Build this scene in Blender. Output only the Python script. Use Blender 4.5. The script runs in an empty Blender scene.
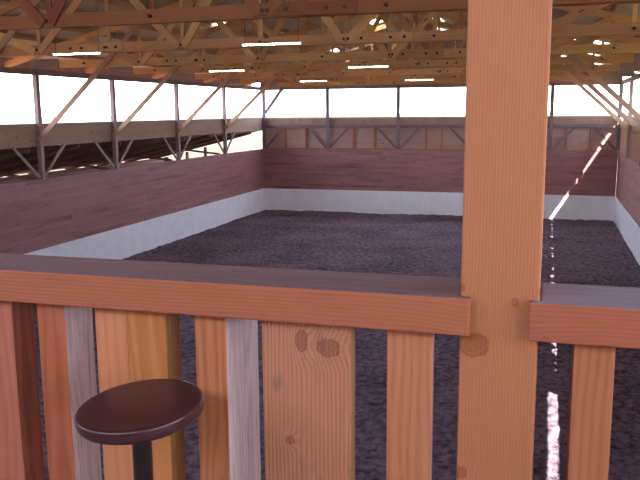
import bpy, math, random
from mathutils import Vector, Matrix, noise
random.seed(7)
S = bpy.context.scene
COL = S.collection

# ------------------------------------------------------------------ layout (metres)
XL, XR, D = -15.04, 3.256, 39.35        # inner faces of the side walls and of the far wall
YB = -3.0                                # rear end of the building
ZK, ZW = 1.2, 3.37                       # top of white kickboard / of the plank wall
ZLB, ZS, ZO = 4.37, 5.07, 6.53           # ledge bottom, sill, top of the open band
ZG = 3.8                                 # gallery deck
XC, HALF = (XL + XR) / 2, (XR - XL) / 2
SL = 0.25                                # roof slope
BAYS = [10.8, 15.45, 20.05, 24.3, 29.2, 34.1, 39.2]
EYE = Vector((0, 0, 5.3717))

def lin(c):
    def f(x):
        x /= 255.0
        return x / 12.92 if x <= .04045 else ((x + .055) / 1.055) ** 2.4
    return (f(c[0]), f(c[1]), f(c[2]), 1.0)

# ------------------------------------------------------------------ materials
class NT:
    def __init__(s, name):
        s.m = bpy.data.materials.new(name); s.m.use_nodes = True
        s.t = s.m.node_tree; s.n = s.t.nodes; s.l = s.t.links
        s.b = s.n['Principled BSDF']
    def new(s, t, **k):
        n = s.n.new(t)
        for a, v in k.items(): setattr(n, a, v)
        return n
    def set(s, sock, v):
        if hasattr(v, 'is_output'): s.l.new(v, sock)
        else: sock.default_value = v
    def math(s, op, a, b=0.0, c=0.0, clamp=False):
        n = s.new('ShaderNodeMath', operation=op); n.use_clamp = clamp
        s.set(n.inputs[0], a); s.set(n.inputs[1], b)
        if op in ('MULTIPLY_ADD', 'SMOOTH_MIN'): s.set(n.inputs[2], c)
        return n.outputs[0]
    def vec(s, x, y, z=0.0):
        n = s.new('ShaderNodeCombineXYZ')
        for i, v in enumerate((x, y, z)): s.set(n.inputs[i], v)
        return n.outputs[0]
    def noise(s, v, scale=1, detail=2, rough=.5):
        n = s.new('ShaderNodeTexNoise'); s.set(n.inputs['Vector'], v)
        n.inputs['Scale'].default_value = scale; n.inputs['Detail'].default_value = detail
        n.inputs['Roughness'].default_value = rough
        return n.outputs[0]
    def rng(s, v, a, b, c=0.0, d=1.0, smooth=True):
        n = s.new('ShaderNodeMapRange'); n.interpolation_type = 'SMOOTHSTEP' if smooth else 'LINEAR'
        s.set(n.inputs[0], v)
        for i, q in enumerate((a, b, c, d)): n.inputs[i + 1].default_value = q
        return n.outputs[0]
    def mix(s, f, a, b):
        n = s.new('ShaderNodeMix', data_type='RGBA')
        s.set(n.inputs[0], f); s.set(n.inputs[6], a); s.set(n.inputs[7], b)
        return n.outputs[2]
    def bump(s, h, strength=.3, dist=.01):
        n = s.new('ShaderNodeBump'); s.set(n.inputs['Height'], h)
        n.inputs['Strength'].default_value = strength; n.inputs['Distance'].default_value = dist
        s.l.new(n.outputs[0], s.b.inputs['Normal'])

def wood(name, light, dark, freq=45, warp=1.6, ring=.5, fine=.35, tone=.35, knots=(), sprinkle=True,
         knot=(92, 45, 32), stain=None, rough=.72, var=.12, bump=.25, knot_at=.72, spec=.3):
    t = NT(name)
    uv = t.new('ShaderNodeUVMap').outputs[0]
    sp = t.new('ShaderNodeSeparateXYZ'); t.l.new(uv, sp.inputs[0]); u, v = sp.outputs[0], sp.outputs[1]
    n1 = t.noise(t.vec(t.math('MULTIPLY', u, .9), t.math('MULTIPLY', v, 7)), 1, 2)
    pull, kmask = None, None
    for (ku, kv, ru, rv) in knots:
        d = t.vec(t.math('DIVIDE', t.math('SUBTRACT', u, ku), ru), t.math('DIVIDE', t.math('SUBTRACT', v, kv), rv))
        ln = t.new('ShaderNodeVectorMath', operation='LENGTH'); t.l.new(d, ln.inputs[0])
        wob = t.math('ADD', ln.outputs['Value'], t.math('MULTIPLY', t.math('SUBTRACT', t.noise(d, 1.6, 3), .5), .7))
        p = t.rng(wob, 3.2, .6); k = t.rng(wob, 1.05, .8)
        rings = t.math('MULTIPLY', t.math('SINE', t.math('MULTIPLY', wob, 13)), .12)
        k2 = t.math('MULTIPLY', k, t.math('ADD', .72, rings))
        rim = t.math('MULTIPLY', t.rng(wob, .72, .95), t.rng(wob, 1.22, 1.0))
        k2 = t.math('MAXIMUM', k2, t.math('MULTIPLY', rim, .95))
        pull = p if pull is None else t.math('ADD', pull, p)
        kmask = k2 if kmask is None else t.math('MAXIMUM', kmask, k2)
    if sprinkle:
        vo = t.new('ShaderNodeTexVoronoi'); vo.inputs['Scale'].default_value = 1
        t.l.new(t.vec(t.math('MULTIPLY', u, 1.7), t.math('MULTIPLY', v, 5)), vo.inputs['Vector'])
        sc = t.new('ShaderNodeSeparateColor'); t.l.new(vo.outputs['Color'], sc.inputs[0])
        on = t.math('GREATER_THAN', sc.outputs[0], knot_at)
        k = t.math('MULTIPLY', t.rng(vo.outputs['Distance'], .15, .07), on)
        p = t.math('MULTIPLY', t.rng(vo.outputs['Distance'], .5, .05), on)
        pull = p if pull is None else t.math('ADD', pull, p)
        kmask = k if kmask is None else t.math('MAXIMUM', kmask, k)
    ph = t.math('ADD', t.math('MULTIPLY', v, freq), t.math('MULTIPLY', n1, warp * 3))
    if pull is not None: ph = t.math('ADD', ph, t.math('MULTIPLY', pull, 1.6))
    sn = t.math('MULTIPLY_ADD', t.math('SINE', t.math('MULTIPLY', ph, 6.2832)), .5, .5)
    sn = t.math('POWER', sn, 1.6)
    fib = t.noise(t.vec(t.math('MULTIPLY', u, 7), t.math('MULTIPLY', v, 260)), 1, 3, .6)
    big = t.noise(t.vec(t.math('MULTIPLY', u, .35), t.math('MULTIPLY', v, 1.6), 3.7), 1, 3, .55)
    f = t.math('ADD', t.math('MULTIPLY', sn, ring), t.math('MULTIPLY', t.math('SUBTRACT', fib, .5), fine * 2))
    f = t.math('ADD', f, t.math('MULTIPLY', t.math('SUBTRACT', big, .5), tone * 3), clamp=True)
    c = t.mix(f, lin(light), lin(dark))
    if stain:
        st = t.noise(t.vec(t.math('MULTIPLY', u, 7), t.math('MULTIPLY', v, 14), 9.1), 1, 3, .5)
        c = t.mix(t.rng(st, .56, .74, 0, .75), c, lin(stain))
    if kmask is not None: c = t.mix(t.math('MULTIPLY', kmask, .85), c, lin(knot))
    oi = t.new('ShaderNodeObjectInfo')
    hs = t.new('ShaderNodeHueSaturation'); t.l.new(c, hs.inputs['Color'])
    t.l.new(t.math('MULTIPLY_ADD', oi.outputs['Random'], var * 2, 1 - var), hs.inputs['Value'])
    t.l.new(t.math('MULTIPLY_ADD', oi.outputs['Random'], .02, .49), hs.inputs['Hue'])
    t.l.new(hs.outputs[0], t.b.inputs['Base Color'])
    t.b.inputs['Roughness'].default_value = rough
    t.b.inputs['Specular IOR Level'].default_value = spec
    t.bump(t.math('ADD', t.math('MULTIPLY', sn, .5), fib), bump, .004)
    return t.m

def plain(name, col, rough=.5, metal=0, spec=.5, mottle=.0, scale=8, coat=0):
    t = NT(name)
    if mottle:
        tc = t.new('ShaderNodeTexCoord')
        n = t.noise(tc.outputs['Object'], scale, 4, .6)
        k = 1 - mottle
        c = t.mix(t.rng(n, .3, .7), lin(tuple(q * k for q in col)), lin(col))
        t.l.new(c, t.b.inputs['Base Color'])
    else: t.b.inputs['Base Color'].default_value = lin(col)
    t.b.inputs['Roughness'].default_value = rough; t.b.inputs['Metallic'].default_value = metal
    t.b.inputs['Specular IOR Level'].default_value = spec
    t.b.inputs['Coat Weight'].default_value = coat
    return t.m

def emit(name, col, strength):
    t = NT(name); t.b.inputs['Base Color'].default_value = lin(col)
    t.b.inputs['Emission Color'].default_value = lin(col); t.b.inputs['Emission Strength'].default_value = strength
    return t.m

M = {}
M['post'] = wood('post_fir', (182, 114, 78), (150, 84, 54), freq=120, warp=.35, ring=.28, fine=.3, tone=.12, sprinkle=False,
                 knots=[(-.485, -.062, .03, .034), (-.842, -.088, .016, .016), (-.365, .038, .011, .008), (-.335, -.1, .01, .012)], knot=(140, 70, 46), var=0)
M['rail'] = wood('rail_fir', (172, 106, 70), (136, 74, 46), freq=85, warp=.9, ring=.22, fine=.45, tone=.35, knot_at=.88, var=.04)
M['rail_top'] = wood('rail_worn_top', (132, 100, 100), (94, 66, 70), freq=22, warp=2.2, ring=.22, fine=.5, tone=.4, knot_at=.9, var=.0, bump=.5)
M['rail_top_grey'] = wood('rail_worn_top_grey', (128, 114, 126), (88, 76, 88), freq=22, warp=2.2, ring=.22, fine=.5, tone=.4, knot_at=.9, var=.0, bump=.5)
M['sawn'] = wood('sawn_grey_edge', (192, 164, 162), (140, 112, 110), freq=18, warp=2.4, ring=.3, fine=1.1, tone=.5, sprinkle=False, rough=.9, var=.04, bump=1.0)  # rough sawn wood; bluish light from the right is mixed into the grey
M['sawn_dark'] = wood('rough_brown_edge', (150, 88, 60), (86, 44, 32), freq=26, warp=1.6, ring=.4, fine=.6, tone=.5, rough=.9, var=.04, bump=.9)  # rough edge; shade from the next board is put into the brown
M['edge_tan'] = wood('planed_tan_edge', (150, 104, 61), (114, 72, 40), freq=40, ring=.4, sprinkle=False, var=.04)
M['edge_pale'] = wood('pale_edge', (206, 160, 142), (170, 122, 104), freq=40, ring=.3, sprinkle=False, var=.04)  # side light on these faces is put into the pale colour
M['edge_dark'] = wood('dark_edge', (120, 56, 40), (84, 36, 28), freq=40, ring=.4, sprinkle=False, var=.04)  # left sides turned from the light; their shade is in the colour
BOARD = {
 'pink': wood('board_pinkish', (182, 116, 84), (146, 82, 56), freq=30, warp=.9, ring=.3, fine=.5, tone=.3, var=.03),
 'red': wood('board_red_brown', (174, 96, 66), (132, 62, 42), freq=22, warp=1.6, ring=.45, fine=.4, tone=.4, var=.03),
 'pale': wood('board_pale_orange', (206, 140, 92), (174, 104, 60), freq=18, warp=.9, ring=.3, fine=.3, tone=.3, sprinkle=False, var=.03),
 'orange': wood('board_orange', (200, 128, 74), (160, 88, 46), freq=14, warp=1.6, ring=.45, fine=.3, tone=.4, knot_at=.9, var=.03),
 'warm': wood('board_warm', (188, 114, 78), (148, 74, 46), freq=26, warp=2.2, ring=.5, fine=.4, tone=.35, knot_at=.8, var=.03),
 'wide': wood('board_wide_stained', (192, 122, 94), (136, 78, 58), freq=80, warp=.8, ring=.42, fine=.4, tone=.25, knot_at=.55, stain=(112, 86, 84), knots=[(.425, .066, .024, .03), (.44, -.012, .03, .016), (.14, -.05, .012, .012)], knot=(128, 66, 44), var=.02, bump=.6),
 'sand': wood('board_sandy', (192, 126, 88), (158, 88, 58), freq=36, warp=1.4, ring=.4, fine=.6, tone=.25, knot_at=.9, var=.03),
 'brown': wood('board_brown', (178, 110, 74), (142, 80, 52), freq=40, warp=1.0, ring=.4, fine=.4, tone=.25, knot_at=.9, var=.03),
}
M['brace'] = wood('brace_fir', (184, 146, 116), (138, 100, 78), freq=30, ring=.4, fine=.3, tone=.4, var=.08)
M['truss_red'] = wood('truss_red_fir', (150, 88, 58), (98, 50, 34), freq=30, ring=.4, fine=.3, tone=.4, var=.08)  # same timber as the other trusses; shade and colour cast put into the red
M['truss'] = wood('truss_fir', (208, 156, 104), (148, 100, 66), freq=30, ring=.4, fine=.3, tone=.45, var=.14)
M['purlin'] = wood('purlin_fir', (196, 154, 112), (146, 106, 78), freq=30, ring=.4, tone=.5, var=.14)
M['sheath'] = wood('roof_sheathing', (196, 180, 156), (156, 138, 122), freq=8, ring=.3, fine=.3, tone=.5, sprinkle=False, var=.05, rough=.9)
M['plank'] = wood('wall_planks', (160, 112, 110), (84, 46, 50), freq=26, ring=.4, fine=.6, tone=.7, var=.02, rough=.5, knot_at=.8, spec=.5)
M['siding'] = wood('outer_siding', (176, 142, 132), (124, 94, 88), freq=26, ring=.3, fine=.5, tone=.5, var=.02, rough=.8)
M['stud'] = wood('stud_fir', (170, 112, 84), (126, 74, 54), freq=30, ring=.35, tone=.4, var=.1)
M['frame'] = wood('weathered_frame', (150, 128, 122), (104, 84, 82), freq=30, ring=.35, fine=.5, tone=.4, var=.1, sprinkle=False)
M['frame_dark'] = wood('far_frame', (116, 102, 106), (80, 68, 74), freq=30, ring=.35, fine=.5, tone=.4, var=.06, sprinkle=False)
M['ledge'] = wood('ledge_boards', (152, 120, 102), (110, 84, 72), freq=22, ring=.35, fine=.5, tone=.5, var=.04)
M['darkwood'] = wood('shed_wood', (140, 100, 84), (96, 62, 52), freq=30, ring=.35, tone=.4, var=.1)
M['kick'] = plain('white_paint', (236, 235, 242), .5, mottle=.04, scale=2.2)
M['bolt'] = plain('dark_bolt', (58, 44, 38), .5, .7)
M['plate'] = plain('grey_plate', (128, 122, 120), .6, .3, mottle=.2)
M['tube'] = emit('lit_tube', (255, 246, 226), 22)
M['fixture'] = plain('white_enamel', (225, 222, 216), .4)
M['wire'] = plain('hanger_wire', (120, 112, 104), .5, .6)
M['seat'] = plain('brown_vinyl', (70, 38, 42), .3, mottle=.12, scale=40, spec=.5, coat=.15)
M['rim'] = plain('brown_vinyl_rim', (66, 34, 34), .25, spec=.6, coat=.4)
M['black'] = plain('black_enamel', (20, 18, 20), .22, spec=.6, coat=.5)
M['sheet'] = plain('roof_metal', (150, 148, 150), .6, .2)

t = NT('skylight_sheet')                 # translucent panel
tr = t.new('ShaderNodeBsdfTranslucent'); tr.inputs[0].default_value = lin((240, 236, 222))
t.l.new(tr.outputs[0], t.n['Material Output'].inputs[0]); M['skylight'] = t.m

t = NT('arena_footing')
tc = t.new('ShaderNodeTexCoord'); P = tc.outputs['Object']
mp = t.new('ShaderNodeMapping'); t.l.new(P, mp.inputs[0]); mp.inputs['Scale'].default_value = (1, .8, 1)
a = t.noise(mp.outputs[0], 7, 6, .62); b = t.noise(P, .5, 3); c = t.noise(P, 34, 3, .6)
f = t.math('ADD', t.math('MULTIPLY', a, .75), t.math('ADD', t.math('MULTIPLY', b, .25), t.math('MULTIPLY', c, .2)))
t.l.new(t.mix(t.rng(f, .42, .76), lin((48, 38, 47)), lin((130, 108, 122))), t.b.inputs['Base Color'])
t.b.inputs['Roughness'].default_value = .95; t.b.inputs['Specular IOR Level'].default_value = .15
t.bump(t.math('ADD', a, t.math('MULTIPLY', c, .4)), 1.0, .09); M['footing'] = t.m

t = NT('field')
tc = t.new('ShaderNodeTexCoord')
a = t.noise(tc.outputs['Object'], .05, 5, .6); b = t.noise(tc.outputs['Object'], .8, 3, .6)
f = t.math('ADD', t.math('MULTIPLY', a, .7), t.math('MULTIPLY', b, .3))
t.l.new(t.mix(t.rng(f, .38, .62), lin((62, 62, 40)), lin((84, 74, 58))), t.b.inputs['Base Color'])
t.b.inputs['Roughness'].default_value = 1; M['field'] = t.m

t = NT('dry_grass_bank')
tc = t.new('ShaderNodeTexCoord')
a = t.noise(tc.outputs['Object'], 1.1, 5, .65)
t.l.new(t.mix(t.rng(a, .4, .62), lin((64, 60, 46)), lin((78, 66, 62))), t.b.inputs['Base Color'])
t.b.inputs['Roughness'].default_value = 1; t.b.inputs['Specular IOR Level'].default_value = .1; M['bank'] = t.m

# ------------------------------------------------------------------ mesh builder
class MB:
    def __init__(s): s.v, s.f, s.uv, s.mi, s.sm = [], [], [], [], []
    def face(s, pts, uvs, mi=0, smooth=False):
        i = len(s.v); s.v += [tuple(p) for p in pts]; s.f.append(tuple(range(i, i + len(pts))))
        s.uv.append(uvs); s.mi.append(mi); s.sm.append(smooth)
    def obox(s, c, A, B, C, mi=0, off=None, mats=None):
        """box round c with half vectors A (length), B (side), C (up); faces share vertices"""
        c, A, B, C = map(Vector, (c, A, B, C)); i = len(s.v)
        if A.cross(B).dot(C) < 0: B = -B; flip = True
        sg = [(a, b, d) for a in (-1, 1) for b in (-1, 1) for d in (-1, 1)]
        s.v += [tuple(c + A * a + B * b + C * d) for a, b, d in sg]
        la, lb, lc = A.length, B.length, C.length
        if off is None: off = (random.uniform(0, 400), random.uniform(0, 60))
        q = [((0, 1, 3, 2), 'A-'), ((4, 6, 7, 5), 'A+'), ((0, 4, 5, 1), 'B-'), ((2, 3, 7, 6), 'B+'), ((0, 2, 6, 4), 'C-'), ((1, 5, 7, 3), 'C+')]
        for idx, nm in q:
            uvs = []
            for k in idx:
                a, b, d = sg[k]
                if nm[0] == 'A': uvs.append((off[0] + b * lb * .3, off[1] + d * lc + 7))
                elif nm[0] == 'B': uvs.append((off[0] + a * la, off[1] + d * lc + (3 if off[1] or off[0] else 0)))
                else: uvs.append((off[0] + a * la, off[1] + b * lb))
            s.f.append(tuple(i + k for k in idx)); s.uv.append(uvs); s.sm.append(False)
            s.mi.append(mats.get(nm, mi) if mats else mi)
    def box(s, x0, x1, y0, y1, z0, z1, axis=None, **k):
        d = (x1 - x0, y1 - y0, z1 - z0); c = ((x0 + x1) / 2, (y0 + y1) / 2, (z0 + z1) / 2)
        V = [Vector((d[0] / 2, 0, 0)), Vector((0, d[1] / 2, 0)), Vector((0, 0, d[2] / 2))]
        ax = max(range(3), key=lambda q: d[q]) if axis is None else axis
        o = [q for q in range(3) if q != ax]
        s.obox(c, V[ax], V[o[0]], V[o[1]], **k)
    def beam(s, p0, p1, w, h, up=(0, 0, 1), **k):
        """bar from p0 to p1: w across (perpendicular to up), h along up"""
        p0, p1, up = Vector(p0), Vector(p1), Vector(up)
        A = (p1 - p0) / 2; n = A.normalized(); B = n.cross(up).normalized(); C = B.cross(n).normalized()
        s.obox((p0 + p1) / 2, A, B * w / 2, C * h / 2, **k)
    def lathe(s, prof, n=40, c=(0, 0, 0), mi=0):
        i0 = len(s.v)
        for r, z in prof:
            for k in range(n):
                a = 2 * math.pi * k / n; s.v.append((c[0] + r * math.cos(a), c[1] + r * math.sin(a), c[2] + z))
        for j in range(len(prof) - 1):
            for k in range(n):
                k2 = (k + 1) % n
                s.f.append((i0 + j * n + k, i0 + j * n + k2, i0 + (j + 1) * n + k2, i0 + (j + 1) * n + k))
                s.uv.append([(k / n, j), ((k + 1) / n, j), ((k + 1) / n, j + 1), (k / n, j + 1)]); s.mi.append(mi); s.sm.append(True)
        for j, rev in ((0, True), (len(prof) - 1, False)):
            loop = [i0 + j * n + k for k in range(n)]
            if rev: loop.reverse()
            s.f.append(tuple(loop)); s.uv.append([(0, 0)] * n); s.mi.append(mi); s.sm.append(False)
    def tube(s, p0, p1, r, n=12, mi=0):
        p0, p1 = Vector(p0), Vector(p1); d = (p1 - p0).normalized()
        a = d.orthogonal().normalized(); b = d.cross(a); i0 = len(s.v)
        for p in (p0, p1):
            for k in range(n):
                t = 2 * math.pi * k / n; s.v.append(tuple(p + a * r * math.cos(t) + b * r * math.sin(t)))
        for k in range(n):
            k2 = (k + 1) % n; s.f.append((i0 + k, i0 + k2, i0 + n + k2, i0 + n + k)); s.uv.append([(0, 0)] * 4); s.mi.append(mi); s.sm.append(True)
        s.f.append(tuple(i0 + k for k in reversed(range(n)))); s.f.append(tuple(i0 + n + k for k in range(n)))
        for _ in range(2): s.uv.append([(0, 0)] * n); s.mi.append(mi); s.sm.append(False)
    def build(s, name, mats, parent=None, loc=(0, 0, 0), bevel=0, origin=None):
        """one mesh object; with origin, the vertices were given in the world and are moved to it"""
        me = bpy.data.meshes.new(name)
        o3 = Vector(origin) if origin else Vector((0, 0, 0))
        me.from_pydata([tuple(Vector(v) - o3) for v in s.v], [], s.f)
        ul = me.uv_layers.new(name='UVMap'); k = 0
        flat = [q for fu in s.uv for q in fu]
        for p, m, sm in zip(me.polygons, s.mi, s.sm):
            p.material_index = m; p.use_smooth = sm
        for i, l in enumerate(flat): ul.data[i].uv = l
        for m in (mats if isinstance(mats, (list, tuple)) else [mats]): me.materials.append(m)
        me.update()
        ob = bpy.data.objects.new(name, me); COL.objects.link(ob)
        if parent: ob.parent = parent; ob.location = loc
        else: ob.location = o3 + Vector(loc)
        if bevel:
            b = ob.modifiers.new('edges', 'BEVEL'); b.width = bevel; b.segments = 2; b.limit_method = 'ANGLE'; b.angle_limit = .6
        return ob

def thing(name, label, cat, loc=(0, 0, 0), group=None):
    o = bpy.data.objects.new(name, None); COL.objects.link(o); o.location = loc; o.empty_display_size = .2
    return tag(o, label, cat, group)
def tag(o, label, cat, group=None):
    o['label'] = label; o['category'] = cat
    if group: o['group'] = group
    return o
def struct(o, label=None):
    o['kind'] = 'structure'
    if label: o['label'] = label; 
    return o
def dup(root, loc, label):
    r = root.copy(); COL.objects.link(r); r.location = loc; r['label'] = label
    for ch in list(root.children):
        c = ch.copy(); COL.objects.link(c); c.parent = r
        for g in list(ch.children):
            d = g.copy(); COL.objects.link(d); d.parent = c
    return r

# ------------------------------------------------------------------ arena floor
def make_floor():
    nx, ny = 150, 330
    x0, x1, y0, y1 = XL - .02, XR + .02, YB, D + .02
    vs, fs = [], []
    for j in range(ny + 1):
        for i in range(nx + 1):
            x = x0 + (x1 - x0) * i / nx; y = y0 + (y1 - y0) * j / ny
            h = noise.noise((x * 1.1, y * .9, 0)) * .03 + noise.noise((x * 3.3, y * 2.7, 5)) * .045 + noise.noise((x * .3, y * .25, 9)) * .04
            vs.append((x, y, h))
    for j in range(ny):
        for i in range(nx):
            a = j * (nx + 1) + i; fs.append((a, a + 1, a + nx + 2, a + nx + 1))
    me = bpy.data.meshes.new('floor'); me.from_pydata(vs, [], fs); me.materials.append(M['footing'])
    for p in me.polygons: p.use_smooth = True
    o = bpy.data.objects.new('floor', me); COL.objects.link(o); return struct(o)
make_floor()
m = MB(); m.face([(-900, -300, -.12), (900, -300, -.12), (900, 1500, -.12), (-900, 1500, -.12)], [(0, 0)] * 4)
struct(m.build('ground', M['field']))

def make_bank():
    nx, ny = 60, 24; vs, fs = [], []
    for j in range(ny + 1):
        for i in range(nx + 1):
            x = -46 + 34 * i / nx; y = 46 + 26 * j / ny
            e = min(1, i / 6, (nx - i) / 6); b = math.sin(math.pi * min(1, j / ny)) ** .7
            h = 3.9 * b * e * (.93 + .16 * noise.noise((x * .2, y * .2, 0)) + .07 * noise.noise((x * .9, y * .9, 3)))
            vs.append((x, y, h - .15))
    for j in range(ny):
        for i in range(nx):
            a = j * (nx + 1) + i; fs.append((a, a + 1, a + nx + 2, a + nx + 1))
    me = bpy.data.meshes.new('hill'); me.from_pydata(vs, [], fs); me.materials.append(M['bank'])
    for p in me.polygons: p.use_smooth = True
    o = bpy.data.objects.new('hill', me); COL.objects.link(o); struct(o)
make_bank()
# ------------------------------------------------------------------ walls
def planks(m, axis, pos, a0, a1, z0, z1, pw, thick, sign, gap=.007, seg=4.9, mi=0):
    """horizontal planks on a wall; axis 'x' runs along y at x=pos, 'y' runs along x at y=pos; the face looks along sign"""
    z = z0; row = 0
    while z < z1 - .02:
        zt = min(z + pw, z1); a = a0 - random.uniform(0, seg)
        while a < a1:
            b = min(a + seg, a1); aa = max(a, a0)
            if b - aa > .05:
                j = random.uniform(0, .007); f = pos + sign * (-j); bk = pos - sign * thick
                lo, hi = min(f, bk), max(f, bk)
                if axis == 'x': m.box(lo, hi, aa, b - .003, z, zt - gap, axis=1, mi=mi)
                else: m.box(aa, b - .003, lo, hi, z, zt - gap, axis=0, mi=mi)
            a += seg
        z += pw
m = MB(); planks(m, 'x', XL, YB, D, ZK, ZW, .145, .05, 1); m.box(XL - .14, XL - .055, YB, D + .1, 0, ZW, axis=1)
wl = struct(m.build('wall_left', M['plank'], bevel=0))
m = MB(); planks(m, 'x', XR, YB, D, ZK, ZW, .145, .05, -1); m.box(XR + .055, XR + .14, YB, D + .1, 0, ZW, axis=1)
wr = struct(m.build('wall_right', M['plank']))
m = MB(); planks(m, 'y', D, XL, XR, ZK, ZW, .145, .05, -1); m.box(XL, XR, D + .055, D + .14, 0, ZW, axis=0)
wf = struct(m.build('wall_far', M['plank']))
m = MB(); planks(m, 'y', D + .2, XL - .1, XR + .1, ZW - .1, ZS - .06, .19, .04, -1); m.box(XL - .1, XR + .1, D + .245, D + .27, 0, ZS - .06, axis=0)
m.build('siding', M['siding'], wf)
m = MB(); planks(m, 'x', XR + .2, YB, D + .2, ZW - .1, ZS - .175, .19, .04, -1); m.box(XR + .245, XR + .27, YB, D + .2, ZW - .1, ZS - .175, axis=1)
m.build('siding', M['siding'], wr)
# white kickboards
for nm, bx in (('baseboard_left', (XL, XL + .035, YB, D - .04)), ('baseboard_right', (XR - .035, XR, YB, D - .04)), ('baseboard_far', (XL + .001, XR - .001, D - .035, D - .001))):
    m = MB(); L = 2.44
    if nm.endswith('far'):
        n = 8; w = (bx[1] - bx[0]) / n
        for i in range(n): m.box(bx[0] + i * w, bx[0] + (i + 1) * w - .004, bx[2], bx[3], -.06, ZK - .004, axis=0)
    else:
        n = 17; w = (bx[3] - bx[2]) / n
        for i in range(n): m.box(bx[0], bx[1], bx[2] + i * w, bx[2] + (i + 1) * w - .004, -.06, ZK - .004, axis=1)
    struct(m.build(nm, M['kick']))
# caps on top of the plank walls, far wall framing
def tbox(name, mat, *b, parent=None, bevel=.004):
    m = MB(); m.box(*b); o = m.build(name, mat, parent, bevel=bevel); return o
tbox('wall_cap', M['stud'], XL + .1, XR - .1, D - .01, D + .14, ZW, ZW + .045, parent=wf)
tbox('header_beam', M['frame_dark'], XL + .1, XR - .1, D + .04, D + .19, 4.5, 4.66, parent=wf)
m = MB(); x = XL
while x < XR:
    m.box(x, min(x + .19, XR) - .006, D + .15, D + .19, 4.665, ZS - .06, axis=2); x += .19
m.build('vertical_siding', M['ledge'], wf)
tbox('sill_board', M['ledge'], XL - .1, XR + .1, D + .1, D + .32, ZS - .055, ZS, parent=wf)
for x in (-13.77, -12.6, -9.93, -8.79, -6.07, -5.27, -2.5, -1.3, .88, 2.04):
    tbox('stud', M['stud'], x - .045, x + .045, D + .06, D + .195, ZW + .045, 4.5, parent=wf)
# left ledge: three boards, sill
m = MB()
zz = [ZLB, 4.61, 4.85, ZS - .045]
for i in range(3):
    y = YB
    while y < D + .1:
        y2 = min(y + 4.7, D + .1); m.box(XL - .06 - .008 * (i == 1), XL - .012, y, y2 - .004, zz[i], zz[i + 1] - .006, axis=1); y = y2
m.box(XL - .2, XL + .02, YB, D + .1, ZS - .05, ZS, axis=1); m.box(XL - .1, XL - .07, YB, D + .1, ZLB, ZS - .05, axis=1)
struct(m.build('trim_1', M['ledge']), 'pale board ledge along the left wall under the open band')
# right ledge and its outer sill
m = MB(); m.box(XR + .02, XR + .15, YB, D + .1, 4.5, 4.66, axis=1); m.box(XR + .15, XR + .189, YB, D + .1, 4.665, ZS - .052, axis=1)
m.box(XR + .19, XR + .3, YB, D + .1, ZS - .05, ZS, axis=1)
struct(m.build('trim_2', M['ledge']), 'board ledge along the right wall under the open band')
y = 18.0
while y < D - .2:
    tbox('stud', M['edge_pale'], XR + .06, XR + .195, y - .045, y + .045, ZW, 4.5, parent=wr); y += .78
# top plates above the open band
for i, (nm, bx) in enumerate((('trim_3', (XL - .07, XL + .07, YB, D + .1)), ('trim_4', (XR - .07, XR + .07, YB, D + .1)))):
    m = MB(); m.box(bx[0], bx[1], bx[2], bx[3], ZO, ZO + .17, axis=1)
    struct(m.build(nm, M['frame']), 'timber plate along the top of the side opening')
m = MB(); m.box(XL, XR, D + .06, D + .2, ZO, ZO + .2, axis=0)
x = XL
while x < XR:                                     # gable boards up to the roof
    x2 = min(x + .2, XR); xm = (x + x2) / 2; top = 7.2 + SL * (HALF - abs(xm - XC))
    m.box(x, x2 - .005, D + .1, D + .14, ZO + .2, top, axis=2); x = x2
struct(m.build('wall_gable', M['siding']))

m = MB(); m.box(XL, XR, YB - .1, YB, 0, 7.0, axis=0)
struct(m.build('wall_rear', M['siding']))
# ------------------------------------------------------------------ roof
TOPC = 7.0                                        # underside of the top chord at the wall plane
def zroof(x): return TOPC + SL * (HALF - abs(x - XC))
OV = 1.02
SKY = [(-7.1, 31.2), (-7.3, 33.4), (-9.3, 34.6), (-10.4, 38.4), (.4, 31.1), (1.6, 29.9), (1.95, 36.4), (-4.7, 34.8), (-8.3, 25.3), (-11.0, 24.6), (-3.0, 26.2)]
roof = bpy.data.objects.new('ceiling', None); COL.objects.link(roof); struct(roof)
m = MB(); sky = []
dx, dy = .61, 1.22
UND = .19 * 1.03 + .14
for side in (-1, 1):
    n = math.ceil((HALF + OV) / dx)
    for i in range(n):
        a, b = i * dx, min((i + 1) * dx, HALF + OV)
        j = 0; y = YB - .6
        while y < D + 1.2:
            y2 = min(y + dy, D + 1.2)
            hit = None
            for q in SKY:
                lo, hi = sorted((XC + side * a, XC + side * b))
                if lo <= q[0] < hi and y <= q[1] < y2: hit = q
            za, zb = TOPC + UND + SL * (HALF - a), TOPC + UND + SL * (HALF - b)
            pts = [Vector((XC + side * a, y, za)), Vector((XC + side * b, y, zb))]
            A = (pts[1] - pts[0]) / 2; c = (pts[0] + pts[1]) / 2 + Vector((0, (y2 - y) / 2, .01))
            up = Vector((0, 0, .01))
            if hit: sky.append((c, A, (y2 - y) / 2))
            else: m.obox(c, Vector((0, (y2 - y) / 2, 0)), A, up)
            y = y2
struct(m.build('roof_sheathing', M['sheath'], roof))
for c, A, hy in sky:
    q = MB(); q.obox(c + Vector((0, 0, .02)), Vector((0, hy, 0)), A, Vector((0, 0, .004))); q.build('skylight_panel', M['skylight'], roof)
for side in (-1, 1):
    k = 0; s_ = .12
    while s_ < HALF + OV:
        xx = XC + side * s_; zb = TOPC + .19 * 1.03 + SL * (HALF - s_)
        q = MB(); y = YB - .5
        while y < D + 1.1:
            y2 = min(y + 4.8, D + 1.1); q.box(xx - .022, xx + .022, y, y2 - .004, zb + .002, zb + .135, axis=1); y = y2
        q.build('purlin', M['purlin'], roof); s_ += 1.02
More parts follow.
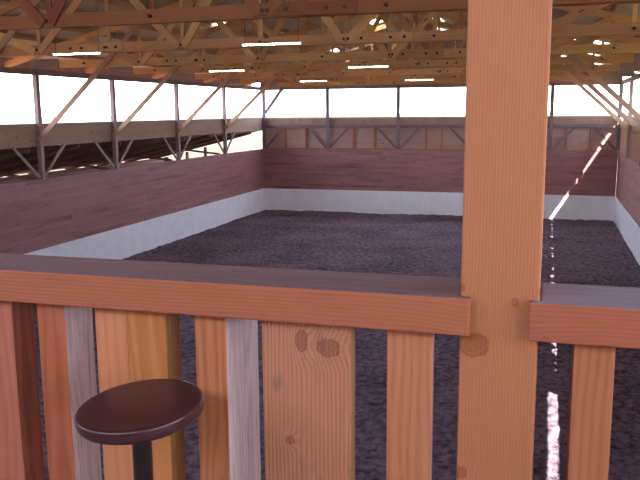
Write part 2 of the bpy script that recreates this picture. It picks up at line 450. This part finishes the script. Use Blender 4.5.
q = MB(); q.box(XC - .022, XC + .022, YB - .5, D + 1.1, TOPC + SL * HALF - .05, TOPC + SL * HALF + .17, axis=1); q.build('ridge_board', M['purlin'], roof)
# eaves: fascia on each side; the right lower edge is shaped to block sun and dash its streak
def fascia(side, drop):
    q = MB(); xe = XC + side * (HALF + OV); zt = TOPC + UND - SL * OV
    y = YB - .5
    while y < D + 1.1:
        y2 = min(y + .1, D + 1.1); d = drop((y + y2) / 2)
        q.box(xe - .012, xe + .012, y, y2, TOPC - SL * OV - d, zt, axis=2); y = y2
    q.build('fascia_board', M['siding'], roof)
SUN_DY = .6                                      # travel in y per metre of fall, used to place the eave gaps
def drop(y):
    yf = y + SUN_DY * 6.75                        # where a ray past this spot of the eave meets the floor
    if yf > D:                                    # the ray lands on the far wall
        zc = (yf - D) / SUN_DY
        if 1.5 < zc < 1.62 or 1.74 < zc < 1.95 or 2.1 < zc < 2.5: return .34
        return .04 + .03 * noise.noise((y * 3, 0, 0))
    n = noise.noise((yf * 2.3, 4, 0)) 
    if yf < 14.6: return .02 + .06 * noise.noise((yf * 5, 2, 0))
    if yf < 16.4: return .3 + .2 * noise.noise((yf * 4, 2, 0))
    return .3 + .6 * noise.noise((yf * 1.7, 4, 0))
fascia(1, drop); fascia(-1, lambda y: 0)

# ------------------------------------------------------------------ roof trusses
def make_truss(wd):
    y0 = BAYS[0]; base = Vector((XC, y0, 6.72))
    r = thing('roof_truss', '', 'roof truss', base, 'timber roof trusses across the arena')
    def add(nm, m, mat, bevel=.004): return m.build(nm, mat, r, origin=(XC, 0, 6.72), bevel=bevel)
    zb, zt = 6.72, 6.93
    # bottom chord: two plies each side of the webs, lapped in lengths
    m = MB()
    for s_, cuts in ((-1, (XL, -9.9, -3.4, XR)), (1, (XL, -12.2, -6.6, -.6, XR))):
        for a, b in zip(cuts, cuts[1:]):
            m.box(a, b - .006, s_ * .045 - .02, s_ * .045 + .02, zb + random.uniform(-.006, .006), zt, axis=0)
    add('bottom_chord', m, wd)
    for side in (-1, 1):
        m = MB(); xe = XC + side * (HALF + OV - .03)
        z0, z1 = TOPC + SL * HALF, TOPC - SL * (OV - .03)
        for s_ in (-1, 1):
            m.beam((XC + side * .003, s_ * .045, z0 + .095), (xe, s_ * .045, z1 + .095), .04, .185, up=(0, 0, 1))
        add('top_chord', m, wd)
    n = 10; pw = 2 * HALF / n
    def top(x): return zroof(x) + .06
    for i in range(1, n):
        x = XL + i * pw
        m = MB(); m.beam((x, 0, zb + .02), (x, 0, top(x)), .085, .04, up=(0, 1, 0)); add('web', m, wd)
    for i in range(n):
        xa, xb = XL + i * pw, XL + (i + 1) * pw
        if i == 0: xa += .25
        if i == n - 1: xb -= .25
        if i < n / 2: p = ((xb - .06, zb + .06), (xa + .1, top(xa) - .02)) if i % 2 else ((xa + .06, zb + .06), (xb - .1, top(xb) - .02))
        else: p = ((xa + .06, zb + .06), (xb - .1, top(xb) - .02)) if (n - 1 - i) % 2 else ((xb - .06, zb + .06), (xa + .1, top(xa) - .02))
        if i in (0, n - 1): continue
        m = MB(); yy = -.088
        m.beam((p[0][0], yy, p[0][1]), (p[1][0], yy, p[1][1]), .17, .038, up=(0, 1, 0)); add('web', m, wd)
    for x in (-9.9, -3.4):                          # splice blocks with bolts on the camera side
        m = MB(); m.box(x - .75, x + .75, -.105, -.067, zb + .012, zt - .008, axis=0); add('splice_plate', m, wd)
        for q in (-.58, -.3, .3, .58):
            m = MB(); m.tube((x + q, -.104, (zb + zt) / 2), (x + q, -.122, (zb + zt) / 2), .032, 8); add('bolt', m, M['bolt'], 0)
    for i in range(1, n):
        m = MB(); m.tube((XL + i * pw, -.064, (zb + zt) / 2), (XL + i * pw, -.125, (zb + zt) / 2), .028, 8); add('bolt', m, M['bolt'], 0)
    for x0, x1 in ((XL, XL + .95), (XR - .95, XR)):
        m = MB(); m.box(x0, x1, -.1, -.067, zb - .03, zt + .05, axis=0); add('gusset', m, M['frame'])
    return r
TL = ['roof truss of reddish timber, first one in from the gallery post',
      'roof truss second from the gallery, bolted splice block at its left side',
      'roof truss third from the gallery, meeting the first visible left wall post',
      'roof truss fourth from the gallery, above the second visible left wall post',
      'roof truss fifth from the gallery, above the third visible left wall post',
      'roof truss sixth from the gallery, last one before the far wall',
      'roof truss standing against the far wall, over its open band']
make_truss(M['truss_red'])['label'] = TL[0]
truss = make_truss(M['truss']); truss['label'] = TL[1]; truss.location.y = BAYS[1]
for y, l in list(zip(BAYS, TL))[2:]: dup(truss, (XC, y, 6.72), l)

# ------------------------------------------------------------------ wall posts with their braces
def make_post(side):
    x = XL if side < 0 else XR; s_ = -side          # s_ points into the arena
    y0 = BAYS[2]
    r = thing('wall_post', '', 'post', (x, y0, ZW), 'timber wall posts')
    def add(nm, m, mat): return m.build(nm, mat, r, origin=(x, 0, ZW), bevel=.005)
    m = MB(); a, b = sorted((x - s_ * .01, x + s_ * .13)); m.box(a, b, -.08, .08, ZW, ZO, axis=2); add('shaft', m, M['frame'])
    m = MB(); m.beam((x + s_ * .1, -.13, 4.56), (x + s_ * 4.0, -.13, 4.56 + 3.9 * .915), .15, .045, up=(0, 1, 0)); add('knee_brace', m, M['brace'])
    if side < 0:
        for d in (-1, 1):
            m = MB(); m.beam((x + .04, d * .1, ZW + .05), (x + .04, d * 1.25, ZLB + .02), .1, .045, up=(1, 0, 0)); add('wall_brace', m, M['frame'])
    return r
LP = {15.45: 'wall post beyond the left edge, only its long brace showing at the upper left', 20.05: 'weathered wall post at the left edge, its long brace rising to the truss splice',
      24.3: 'weathered left wall post, second one in from the left edge', 29.2: 'weathered left wall post, third one in from the left edge',
      34.1: 'weathered left wall post, the last before the far corner'}
RP = {29.2: 'pale wall post on the right wall, at the right edge of the view', 34.1: 'pale wall post on the right wall, next to the far right corner', 24.3: 'wall post beyond the right edge, only its long brace showing at the upper right'}
for side, tab in ((-1, LP), (1, RP)):
    base = make_post(side); first = True
    for y, l in tab.items():
        if first: base.location.y = y; base['label'] = l; first = False
        else: dup(base, (base.location.x, y, ZW), l)
# far wall posts, each with its two braces and a corner post at either end
def far_post(x, label, br):
    r = thing('wall_post', label, 'post', (x, D, ZW), 'timber wall posts')
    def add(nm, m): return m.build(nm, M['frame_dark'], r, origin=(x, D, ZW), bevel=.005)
    m = MB(); m.box(x - .09, x + .09, D - .05, D + .035, ZW + .046, ZO + .1, axis=2); add('shaft', m)
    for d in br:
        if x < XL + .5: m = MB(); m.beam((x + .08, D - .03, 5.3), (x + 1.1, D - .03, 6.62), .18, .05, up=(0, 1, 0)); add('knee_brace', m)
        m = MB(); m.beam((x + d * .12, D + .02, ZW + .1), (x + d * 1.12, D + .02, 4.52), .11, .05, up=(0, 1, 0)); add('wall_brace', m)
far_post(-11.32, 'grey far wall post left of the middle, two braces at its foot', (-1, 1))
far_post(-7.51, 'grey far wall post nearer the gallery post, two braces at its foot', (-1, 1))
far_post(-3.7, 'grey far wall post hidden behind the big gallery post', (-1, 1))
far_post(.11, 'grey far wall post just right of the big gallery post', (-1, 1))
far_post(XL + .1, 'grey corner post where the left and far walls meet', (1,))
far_post(XR - .02, 'grey corner post where the right and far walls meet', (-1,))

# ------------------------------------------------------------------ lean-to shed along the left wall
XO = -21.0
m = MB()
def zlean(x): return 4.34 + .24 * (x - (XL - .15))
A0 = (XL - .13, YB, zlean(XL - .13)); 
for i in range(10):
    a, b = XL - .13 - i * .64, XL - .13 - (i + 1) * .64
    y = YB
    while y < D + .1:
        y2 = min(y + 2.44, D + .1)
        c = Vector(((a + b) / 2, (y + y2) / 2, zlean((a + b) / 2) + .03)); m.obox(c, (0, (y2 - y) / 2 - .001, 0), ((b - a) / 2, 0, .24 * (b - a) / 2), (0, 0, .012)); y = y2
lean = struct(m.build('roof_shed', M['darkwood']))
y = 12.0
while y < D + .2:
    m = MB(); m.beam((XL - .16, y, zlean(XL - .16) - .06), (XO - .3, y, zlean(XO - .3) - .06), .045, .14); m.build('rafter', M['darkwood'], lean); y += 2.6
m = MB(); planks(m, 'x', XO, YB, D + .1, 0, 2.85, .19, .04, 1)
struct(m.build('wall_shed', M['darkwood']))
for i, x in enumerate((-20.92, -19.64, -18.5)):
    m = MB(); m.box(x - .07, x + .07, D - .07, D + .07, 0, zlean(x) - .1, axis=2)
    tag(m.build('shed_post', M['darkwood'], origin=(x, D, 0)), ('dark shed post at the outer edge of the bright gap', 'dark shed post second in from the outer edge of the bright gap', 'dark shed post nearest the arena in the bright gap')[i], 'post', 'dark posts in the open shed end')
for y in (20.05, 24.3, 29.2, 34.1):
    m = MB(); m.beam((XL - .25, y, ZW), (XL - 2.6, y, zlean(XL - 2.6) - .14), .045, .09); m.build('strut', M['darkwood'], lean)

# ------------------------------------------------------------------ lights hung from the roof
def make_lamp():
    r = thing('fluorescent_light', '', 'ceiling light', (0, 0, 6.55), 'fluorescent lights under the trusses')
    m = MB(); m.box(-.56, .56, -.02, .02, .012, .03, axis=0); m.build('housing', M['fixture'], r, bevel=.006)
    m = MB(); m.tube((-.54, 0, .0), (.54, 0, .0), .0115, 14); m.build('tube', M['tube'], r)
    for s_ in (-.55, .55):
        m = MB(); m.box(s_ - .009, s_ + .009, -.016, .016, -.014, .012, axis=2); m.build('lamp_holder', M['fixture'], r)
    return r
LM = [((-4.75, 12.95), 'lit fluorescent light, longest in view, between first and second trusses'), ((-9.15, 13.6), 'lit fluorescent light near the splice block at the upper left'),
      ((-9.0, 20.75), 'lit fluorescent light in the middle row, over the left half'), ((-4.75, 20.5), 'lit fluorescent light in the middle row, over the right half'),
      ((-8.95, 29.1), 'lit fluorescent light in the last row, over the left half'), ((-4.9, 29.9), 'lit fluorescent light in the last row, beside the gallery post')]
lamp = make_lamp()
for i, ((x, y), l) in enumerate(LM):
    if i == 0: lamp.location = (x, y, 6.55); lamp['label'] = l; o = lamp
    else: o = dup(lamp, (x, y, 6.55), l)
for o in [q for q in bpy.data.objects if q.name.startswith('fluorescent_light')]:
    x, y = o.location.x, o.location.y
    for s_ in (-.5, .5):
        zt = zroof(x + s_) + .19 * 1.03 + .02 - 6.55
        m = MB(); m.tube((s_, 0, .03), (s_, 0, zt + .1), .007, 6); m.build('hanger', M['wire'], o)

# ------------------------------------------------------------------ gallery: deck, post, railing
m = MB()
x = -5.0
while x < XR - .05:
    m.box(x, min(x + .14, XR - .05) - .005, YB + .1, 2.25, ZG - .04, ZG, axis=1); x += .14
deck = struct(m.build('platform', M['frame']))
for x in (-4.9, -2.9, -.9, 1.1, 3.1):
    tbox('joist', M['frame'], x - .045, x + .045, YB + .1, 2.25, ZG - .28, ZG - .042, parent=deck)
for x in (-4.9, -.9, 3.1):
    tbox('support', M['frame'], x - .09, x + .09, 1.95, 2.13, -.05, ZG - .282, parent=deck)
m = MB(); m.box(XL + .1, XR - .1, 1.94, 2.1, 6.72, 6.98, axis=0); struct(m.build('trim_5', M['truss']), 'timber beam over the gallery post')

ZR0, ZR1 = 4.802, 4.902
PX0, PX1 = -.2, -.004
m = MB(); zc = (ZG + 6.715) / 2
m.obox(((PX0 + PX1) / 2, 2.02, zc), (0, 0, (6.715 - ZG) / 2), ((PX1 - PX0) / 2, 0, 0), (0, .095, 0), off=(0, 0))
tag(m.build('gallery_post', M['post'], origin=((PX0 + PX1) / 2, 2.02, ZG), bevel=.006), 'thick square fir post with a round knot, rising through the railing', 'post')

def rail_bar(m, x0, x1, end, mtop):
    """flat handrail notched round the post: end is +1 when its right end meets the post, -1 for its left end"""
    yf, yn, yb = 1.895, 1.923, 2.135
    if end > 0: out = [(x0, yf), (x1, yf), (x1, yn), (PX0 - .002, yn), (PX0 - .002, yb), (x0, yb)]
    else: out = [(x0, yf), (x1, yf), (x1, yb), (PX1 + .002, yb), (PX1 + .002, yn), (x0, yn)]
    i = len(m.v); n = len(out); o = (random.uniform(0, 90), random.uniform(0, 9))
    m.v += [(x, y, ZR0) for x, y in out] + [(x, y, ZR1) for x, y in out]
    m.f.append(tuple(i + k for k in reversed(range(n)))); m.uv.append([(o[0] + out[k][0], o[1] + out[k][1]) for k in reversed(range(n))]); m.mi.append(0); m.sm.append(False)
    m.f.append(tuple(i + n + k for k in range(n))); m.uv.append([(o[0] + x, o[1] + 4 + y) for x, y in out]); m.mi.append(1); m.sm.append(False)
    for k in range(n):
        k2 = (k + 1) % n; e = abs(out[k][0] - out[k2][0]) < 1e-4
        def q(p): return o[0] + (p[1] if e else p[0])
        m.f.append((i + k, i + k2, i + n + k2, i + n + k)); m.sm.append(False); m.mi.append(0)
        m.uv.append([(q(out[k]), o[1] + ZR0), (q(out[k2]), o[1] + ZR0), (q(out[k2]), o[1] + ZR1), (q(out[k]), o[1] + ZR1)])
def baluster(parent, org, x0, x1, th, face, right=None, left=None, y0=1.94, off=None):
    m = MB(); mats = [face, right or face, left or face]
    m.obox(((x0 + x1) / 2, y0 + th / 2, (ZG + ZR0) / 2), (0, 0, (ZR0 - ZG) / 2 - .001), ((x1 - x0) / 2, 0, 0), (0, th / 2, 0), mats={'B+': 1, 'B-': 2}, off=off)
    return m.build('baluster', mats, parent, origin=org, bevel=.004)
org = (-1.8, 2.0, ZG)
rl = thing('railing', 'timber railing behind the stool, mixed upright boards under a flat handrail', 'railing', org)
m = MB(); rail_bar(m, -3.6, -.172, 1, 0); m.build('handrail', [M['rail'], M['rail_top']], rl, origin=org, bevel=.005)
B = BOARD
for x0, x1, th, f, r_, y0 in [(-3.5, -3.36, .05, 'warm', None, 1.94), (-3.2, -3.0, .05, 'sand', None, 1.94), (-2.82, -2.68, .1, 'orange', None, 1.94), (-2.5, -2.3, .05, 'warm', None, 1.94), (-2.12, -1.98, .09, 'red', None, 1.94),
        (-1.86, -1.71, .06, 'pink', 'sawn_dark', 1.94), (-1.705, -1.597, .105, 'pink', 'sawn_dark', 1.94), (-1.505, -1.403, .147, 'red', 'sawn', 1.94), (-1.304, -1.190, .09, 'pale', None, 1.948),
        (-1.188, -1.059, .092, 'orange', 'edge_tan', 1.94), (-.966, -.866, .25, 'warm', 'sawn', 1.94), (-.757, -.495, .05, 'wide', 'edge_tan', 1.94), (-.395, -.272, .038, 'sand', 'edge_pale', 1.94)]:
    o = baluster(rl, org, x0, x1, th, B[f], M[r_] if r_ else None, None, y0, (0, 0) if f == 'wide' else None)
    if f == 'wide': o['label'] = 'wide knotty board with bluish stains'
    if r_ == 'sawn': o['label'] = 'upright board with a rough grey sawn edge'
org = (.9, 2.0, ZG)
rr = thing('railing', 'short timber railing to the right of the big post, one upright board in view', 'railing', org)
m = MB(); rail_bar(m, -.0295, 2.6, -1, 0); m.build('handrail', [M['rail'], M['rail_top_grey']], rr, origin=org, bevel=.005)
for x0, x1, th, f in [(.083, .182, .14, 'brown'), (.36, .48, .04, 'sand'), (.66, .8, .05, 'warm'), (1.0, 1.14, .05, 'orange'), (1.36, 1.5, .05, 'sand'), (1.7, 1.84, .05, 'warm'), (2.1, 2.24, .05, 'pink')]:
    baluster(rr, org, x0, x1, th, B[f], None, M['edge_dark'])

# ------------------------------------------------------------------ stool
sx, sy, sz = -1.003, 1.681, 4.618
st = thing('bar_stool', 'round brown padded bar stool on a black pedestal before the railing', 'stool', (sx, sy, ZG))
R, H = .1665, .041
H0 = sz - ZG
prof = [(.02, H0 - H + .002), (R - .02, H0 - H), (R - .012, H0 - H + .001), (R - .004, H0 - H + .006), (R - .0005, H0 - H + .012), (R, H0 - H + .014), (R, H0 - .008), (R - .0008, H0 - .005), (R - .003, H0 - .002), (R - .006, H0 - .0005), (R - .008, H0), (R - .012, H0), (.06, H0), (.004, H0)]
def tilt(ob):
    ob.rotation_euler = (math.radians(4.0), math.radians(-3.4), 0)
    return ob
def lathe_part(nm, prof, mat, parent, n=64, tl=False):
    m = MB()
    if tl: m.lathe([(r, z - H0) for r, z in prof], n)
    else: m.lathe(prof, n)
    ob = m.build(nm, mat, parent, loc=(0, 0, H0) if tl else (0, 0, 0))
    if tl: tilt(ob)
    return ob
seat = lathe_part('seat', prof, M['seat'], st, tl=True)
lathe_part('pedestal', [(.026, .03), (.026, H0 - .1), (.024, H0 - .06)], M['black'], st, 24)
lathe_part('mounting_plate', [(.03, H0 - .062), (.075, H0 - .05), (.08, H0 - .046)], M['black'], st, 32)
lathe_part('base', [(.2, 0), (.2, .01), (.17, .022), (.05, .034), (.028, .05)], M['black'], st, 48)
m = MB(); n = 36
for k in range(n):
    a, b = 2 * math.pi * k / n, 2 * math.pi * (k + 1) / n
    m.tube((.15 * math.cos(a), .15 * math.sin(a), .24), (.15 * math.cos(b), .15 * math.sin(b), .24), .009, 8)
for k in range(3):
    a = 2 * math.pi * k / 3; m.tube((.02 * math.cos(a), .02 * math.sin(a), .24), (.15 * math.cos(a), .15 * math.sin(a), .24), .007, 8)
m.build('footring', M['black'], st)

# ------------------------------------------------------------------ light, sky, camera
sun = bpy.data.lights.new('sun', 'SUN'); sun.energy = 42.0; sun.angle = math.radians(.3); sun.color = (1, .95, .88)
so = bpy.data.objects.new('sun', sun); COL.objects.link(so)
dvec = Vector((-1 / 1.645, SUN_DY, -1)); so.rotation_euler = dvec.to_track_quat('-Z', 'Y').to_euler(); so.location = (30, 10, 40)

w = bpy.data.worlds.new('sky'); S.world = w; w.use_nodes = True
nt = w.node_tree; bg = nt.nodes['Background']
tc = nt.nodes.new('ShaderNodeTexCoord'); sp = nt.nodes.new('ShaderNodeSeparateXYZ'); nt.links.new(tc.outputs['Generated'], sp.inputs[0])
rp = nt.nodes.new('ShaderNodeValToRGB'); nt.links.new(sp.outputs[2], rp.inputs[0])
rp.color_ramp.elements[0].position = 0.0; rp.color_ramp.elements[0].color = (.89, .945, 1.12, 1)
rp.color_ramp.elements[1].position = .7; rp.color_ramp.elements[1].color = (.72, .86, 1.15, 1)
nt.links.new(rp.outputs[0], bg.inputs[0]); bg.inputs[1].default_value = 8.5

cam = bpy.data.cameras.new('camera'); co = bpy.data.objects.new('camera', cam); COL.objects.link(co)
cam.sensor_width = 36; cam.lens = 757.9 / 640 * 36; cam.clip_end = 3000; cam.clip_start = .05
yaw, pitch, roll = .2913, -.1679, -.0076
fw = Vector((-math.sin(yaw) * math.cos(pitch), math.cos(yaw) * math.cos(pitch), math.sin(pitch)))
r = Vector((math.cos(yaw), math.sin(yaw), 0)); u = r.cross(fw)
r2 = r * math.cos(roll) + u * math.sin(roll); u2 = u * math.cos(roll) - r * math.sin(roll)
mt = Matrix((r2, u2, -fw)).transposed().to_4x4(); mt.translation = EYE; co.matrix_world = mt
S.camera = co

S.view_settings.view_transform = 'Standard'; S.view_settings.look = 'None'
S.view_settings.gamma = 1; S.view_settings.use_curve_mapping = False; S.view_settings.exposure = 0.12
try:
    S.cycles.max_bounces = 10; S.cycles.diffuse_bounces = 6; S.cycles.use_denoising = True
except Exception: pass
